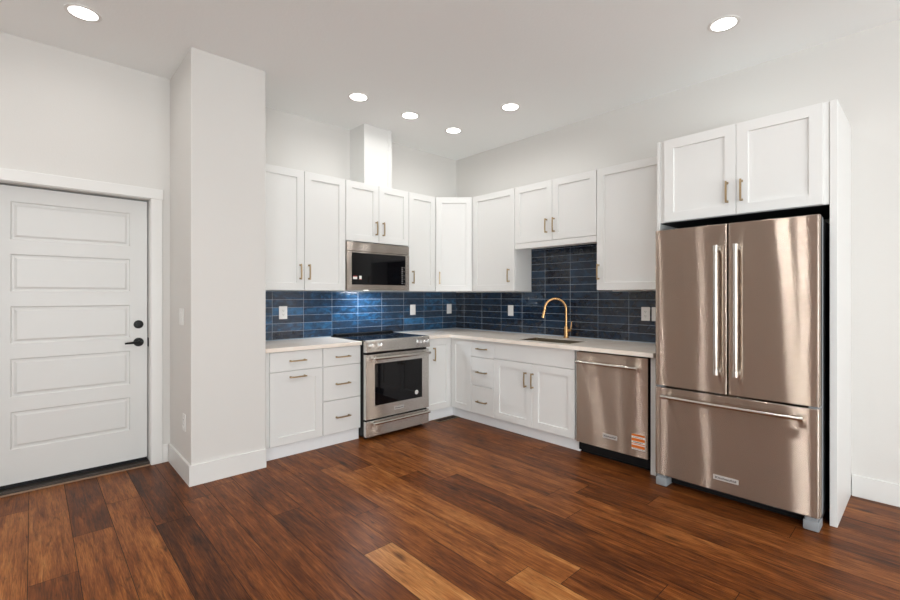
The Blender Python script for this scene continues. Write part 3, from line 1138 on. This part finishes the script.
box(bm, lx0 + .022, lx0 + .075, yf - .0018, yf - .0011, lz0 + lh * .46, lz0 + lh * .485, mi=2)
finish('energy_label', bm, ['white', 'orange', 'ink'], dwd)['label'] = 'orange and white printed sticker'
finish('kick_plate', box(NB(), .004, dw - .001, -.560, -.50, .001, .108), 'dark', root)

# ------------------------------------------------------------------ refrigerator
FY0, FY1 = -2.915, -3.8235
root = thing('refrigerator', 'large stainless steel french-door refrigerator with bottom freezer drawer', 'refrigerator', (0, FY0, 0), FACE_W)
fw = FY0 - FY1
finish('body', box(NB(), -.008, fw - .004, -.700, -.04, .045, 1.782, .003), 'darkbody', root)
XF = -.785


def contour_door(x0, x1, z0, z1, yb, yf, bow, rad, full0, full1):
    """door slab with a shallow crown across the full fridge width and rounded upright edges"""
    bm = NB()
    n = 22
    prof = []
    for i in range(n + 1):
        s = i / n
        x = x0 + (x1 - x0) * s
        u = (x - full0) / (full1 - full0)
        y = yf + bow * (2 * u - 1) ** 2
        dd = min(x - x0, x1 - x)
        prof.append((x, y))
    # rounded edges
    def corner(x, y, sx):
        out = []
        for k in range(5):
            a = PI / 2 * k / 4
            out.append((x + sx * rad * (1 - math.sin(a)) * -1 if False else x - sx * rad + sx * rad * math.sin(a), y + rad - rad * math.cos(a)))
        return out
    L = corner(x0, prof[0][1], -1)[::-1]
    Rr = corner(x1, prof[-1][1], 1)
    mid = [p for p in prof if x0 + rad < p[0] < x1 - rad]
    outl = [(x0, yb)] + L + mid + Rr + [(x1, yb)]
    c0 = .003
    def lay(z, ins):
        return [bm.verts.new((x, y + (ins if i not in (0, len(outl) - 1) else 0), z)) for i, (x, y) in enumerate(outl)]
    LY_ = [lay(z0, c0), lay(z0 + c0, 0), lay(z1 - c0, 0), lay(z1, c0)]
    for a, b in zip(LY_, LY_[1:]):
        for i in range(len(a) - 1):
            bm.faces.new((a[i], a[i + 1], b[i + 1], b[i]))
        bm.faces.new((a[-1], a[0], b[0], b[-1]))
    bm.faces.new(LY_[0][::-1]); bm.faces.new(LY_[-1])
    return bm


sx = .4475
for k, (a, b) in enumerate(((-.013, sx - .003), (sx + .003, fw - .001))):
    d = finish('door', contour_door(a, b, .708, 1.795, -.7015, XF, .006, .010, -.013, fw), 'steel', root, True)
    hx_ = .394 if k == 0 else .505
    bm = NB()
    yh = XF - .052
    tube(bm, [(hx_, yh, .838), (hx_, yh, .85), (hx_, yh, 1.64), (hx_, yh, 1.652)], [.0128, .0135, .0135, .0128], 20)
    for zz in (.852, 1.638):
        tube(bm, [(hx_, yh, zz), (hx_, XF + .004, zz)], [.0125, .0125], 14)
        cyl(bm, (hx_, yh, zz - .018), (hx_, yh, zz + .018), .0165, 20)
        cyl(bm, (hx_, XF - .006, zz), (hx_, XF + .004, zz), .0155, 18)
    h = finish('handle', bm, 'bar', d, True)
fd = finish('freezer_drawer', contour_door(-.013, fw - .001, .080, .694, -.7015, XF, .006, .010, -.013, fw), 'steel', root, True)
bm = NB()
pts = []
for i in range(13):
    s = i / 12
    pts.append((.056 + (.838 - .056) * s, XF - .050 - .010 * (1 - (2 * s - 1) ** 2), .640))
tube(bm, pts, .0130, 18)
for xx in (.076, .818):
    tube(bm, [(xx, XF - .051, .640), (xx, XF + .006, .640)], [.0125, .0125], 14)
    cyl(bm, (xx, XF - .004, .640), (xx, XF + .006, .640), .0155, 18)
for x0_, x1_ in ((.052, .070), (.824, .842)):
    cyl(bm, (x0_, XF - .052, .640), (x1_, XF - .052, .640), .0160, 18)
finish('handle', bm, 'bar', fd, True)
finish('badge', badge_bm(.437, .168, XF, .145, .030), ['badge', 'ink'], fd)
for xx in (.045, fw - .045):
    finish('hinge_cover', box(NB(), xx - .04, xx + .04, -.760, -.62, 1.7825, 1.812 - .014, .004), 'greymetal', root)
for xx in (-.012, fw - .051):
    finish('hinge', box(NB(), xx, xx + .05, XF + .012, -.7015, .6955, .7065, .002), 'greymetal', root)
bm = NB()
box(bm, .02, fw - .02, -.690, -.66, .012, .074)
for k in range(4):
    box(bm, .10, fw - .10, -.694, -.689, .022 + k * .012, .027 + k * .012)
finish('grille', bm, 'dark', root)
for xx in (-.011, fw - .078):
    bm = NB()
    box(bm, xx, xx + .076, XF + .008, -.66, .0008, .058, .008, seg=2)
    box(bm, xx + .01, xx + .066, XF + .012, -.66, .0585, .0755, .002)
    finish('foot', bm, 'greymetal', root, True)
finish('side_trim', box(NB(), fw - .0035, fw - .0005, -.70, -.66, .08, 1.78), 'greymetal', root)

# ------------------------------------------------------------------ vent chase above the microwave cabinet
root = thing('vent_chase', 'white boxed vent chase rising from microwave cabinet to ceiling', 'duct cover', (-1.542, 0, 2.475))
finish('casing', box(NB(), 0, .332, -.285, -.0005, .0005, H - 2.475 - .0005, .0015), 'cab', root)
finish('corner_batten', box(NB(), .286, .334, -.289, -.2852, .001, H - 2.475 - .0005, .001), 'cab', root)


# ------------------------------------------------------------------ outlets and switches
def outlet(label, loc, rz, kind='duplex', w=.078, h=.122, group='white outlet and switch plates'):
    root = thing('light_switch' if kind == 'rocker' else 'wall_outlet', label, 'switch' if kind == 'rocker' else 'outlet', loc, rz, group)
    finish('plate', box(NB(), -w / 2, w / 2, -.006, 0, -h / 2, h / 2, .002, seg=2), 'plate', root)
    if kind == 'duplex':
        for s in (-1, 1):
            bm = NB()
            box(bm, -.0165, .0165, -.0085, -.0061, s * .0195 - .0145, s * .0195 + .0145, .003, seg=2)
            for xx in (-.006, .006):
                box(bm, xx - .0012, xx + .0012, -.0092, -.0083, s * .0195 - .002, s * .0195 + .007, mi=1)
            cyl(bm, (0, -.0092, s * .0195 - .008), (0, -.0083, s * .0195 - .008), .0022, 10, mi=1)
            finish('socket', bm, ['plate', 'slot'], root)
    else:
        finish('rocker' if kind == 'rocker' else 'socket', box(NB(), -.0165, .0165, -.0098, -.0061, -.0335, .0335, .002, seg=2), 'plate', root)
    return root


outlet('white duplex outlet on navy tile left of the range', (-2.258, -.0105, 1.176), 0)
outlet('white outlet plate on navy tile just right of the range', (-.716, -.0105, 1.170), 0, 'square')
outlet('white outlet plate on navy tile nearest the room corner', (-.135, -.0105, 1.170), 0, 'square')
outlet('white outlet plate on navy tile left of the gold faucet', (-.0105, -.928, 1.167), FACE_W, 'square')
outlet('white outlet plate on navy tile right of the faucet', (-.0105, -2.492, 1.174), FACE_W)
outlet('white wall plate half hidden by the refrigerator edge', (-.0105, -2.586, 1.174), FACE_W, 'square')
outlet('white light switch on the pier side facing the entry door', (PX0 - .0005, -.405, 1.180), FACE_W, 'rocker', .115, .122)
outlet('low white duplex outlet on the pier side near the baseboard', (PX0 - .0005, -.487, .410), FACE_W)

# ------------------------------------------------------------------ floor register
root = thing('floor_register', 'dark slotted floor vent in the corner by the toe kick', 'vent', (-.786, -.572, 0), 0)
bm = NB()
W_, D_ = .30, .105
for a in ((0, W_, -D_, -D_ + .014), (0, W_, -.014, 0), (0, .014, -D_ + .014, -.014), (W_ - .014, W_, -D_ + .014, -.014)):
    box(bm, *a, .0003, .005)
bmesh.ops.transform(bm, matrix=Matrix.Translation((-.09, 0, 0)), verts=bm.verts)
finish('frame', bm, 'brasswood', root)
bm = NB()
for k in range(16):
    x = .018 + k * .0172
    box(bm, x - .09, x + .007 - .09, -D_ + .0145, -.0145, .0006, .0035)
finish('grille', bm, 'dark', root)

# ------------------------------------------------------------------ ceiling lights
cans = [(-3.752, -.634, 'recessed ceiling light above the entry door, far left'),
        (-.752, -3.332, 'recessed ceiling light in front of the refrigerator cabinet, far right'),
        (-1.898, -.771, 'recessed ceiling light left of the vent chase front, nearest the pier'),
        (-1.320, -.757, 'recessed ceiling light in front of the vent chase right side'),
        (-.746, -.757, 'recessed ceiling light closest to the room corner'),
        (-.766, -1.558, 'recessed ceiling light above the counter end of the sink'),
        (-3.75, -3.33, 'recessed ceiling light over the middle of the floor'),
        (-2.2, -3.33, 'recessed ceiling light over the floor in front of the refrigerator'),
        (-5.25, -1.56, 'recessed ceiling light near the west wall'),
        (-5.25, -.634, 'recessed ceiling light left of the entry door'),
        (-2.3, -4.9, 'added unseen ceiling light behind the viewer to the right'),  # from here on unseen cans, added as fill from behind the viewer
        (-4.9, -5.2, 'added unseen ceiling light behind the viewer to the left'),
        (-2.3, -7.2, 'added unseen ceiling light by the right south window'),
        (-4.9, -7.2, 'added unseen ceiling light by the left south window')]
for (x, y, lab), power in zip(cans, CAN_POWER):
    root = thing('ceiling_light', lab, 'ceiling light', (x, y, H), 0, 'recessed ceiling lights')
    bm = NB()
    lathe(bm, [(.070, -.0025), (.086, -.005), (.092, -.003), (.092, 0.0)], (0, 0, -.0005), 'Z', 40)
    finish('trim_ring', bm, 'ring', root, True)
    bm = NB()
    lathe(bm, [(.0, -.0028), (.072, -.0028), (.072, -.001), (0, -.001)], (0, 0, -.0005), 'Z', 40)
    finish('lens', bm, 'lens', root)
    area('can_lamp', (x, y, H - .010), (0, 0, 0), .13, .13, power, CAN_COL, 'DISK', 172 if power > 4 else 164)

# ground outside the windows
tag(finish('ground', box(NB(), -20, 14, -24, 14, -.25, -.12), 'ground'), 'pale paving outside the windows', 'ground', kind='structure')
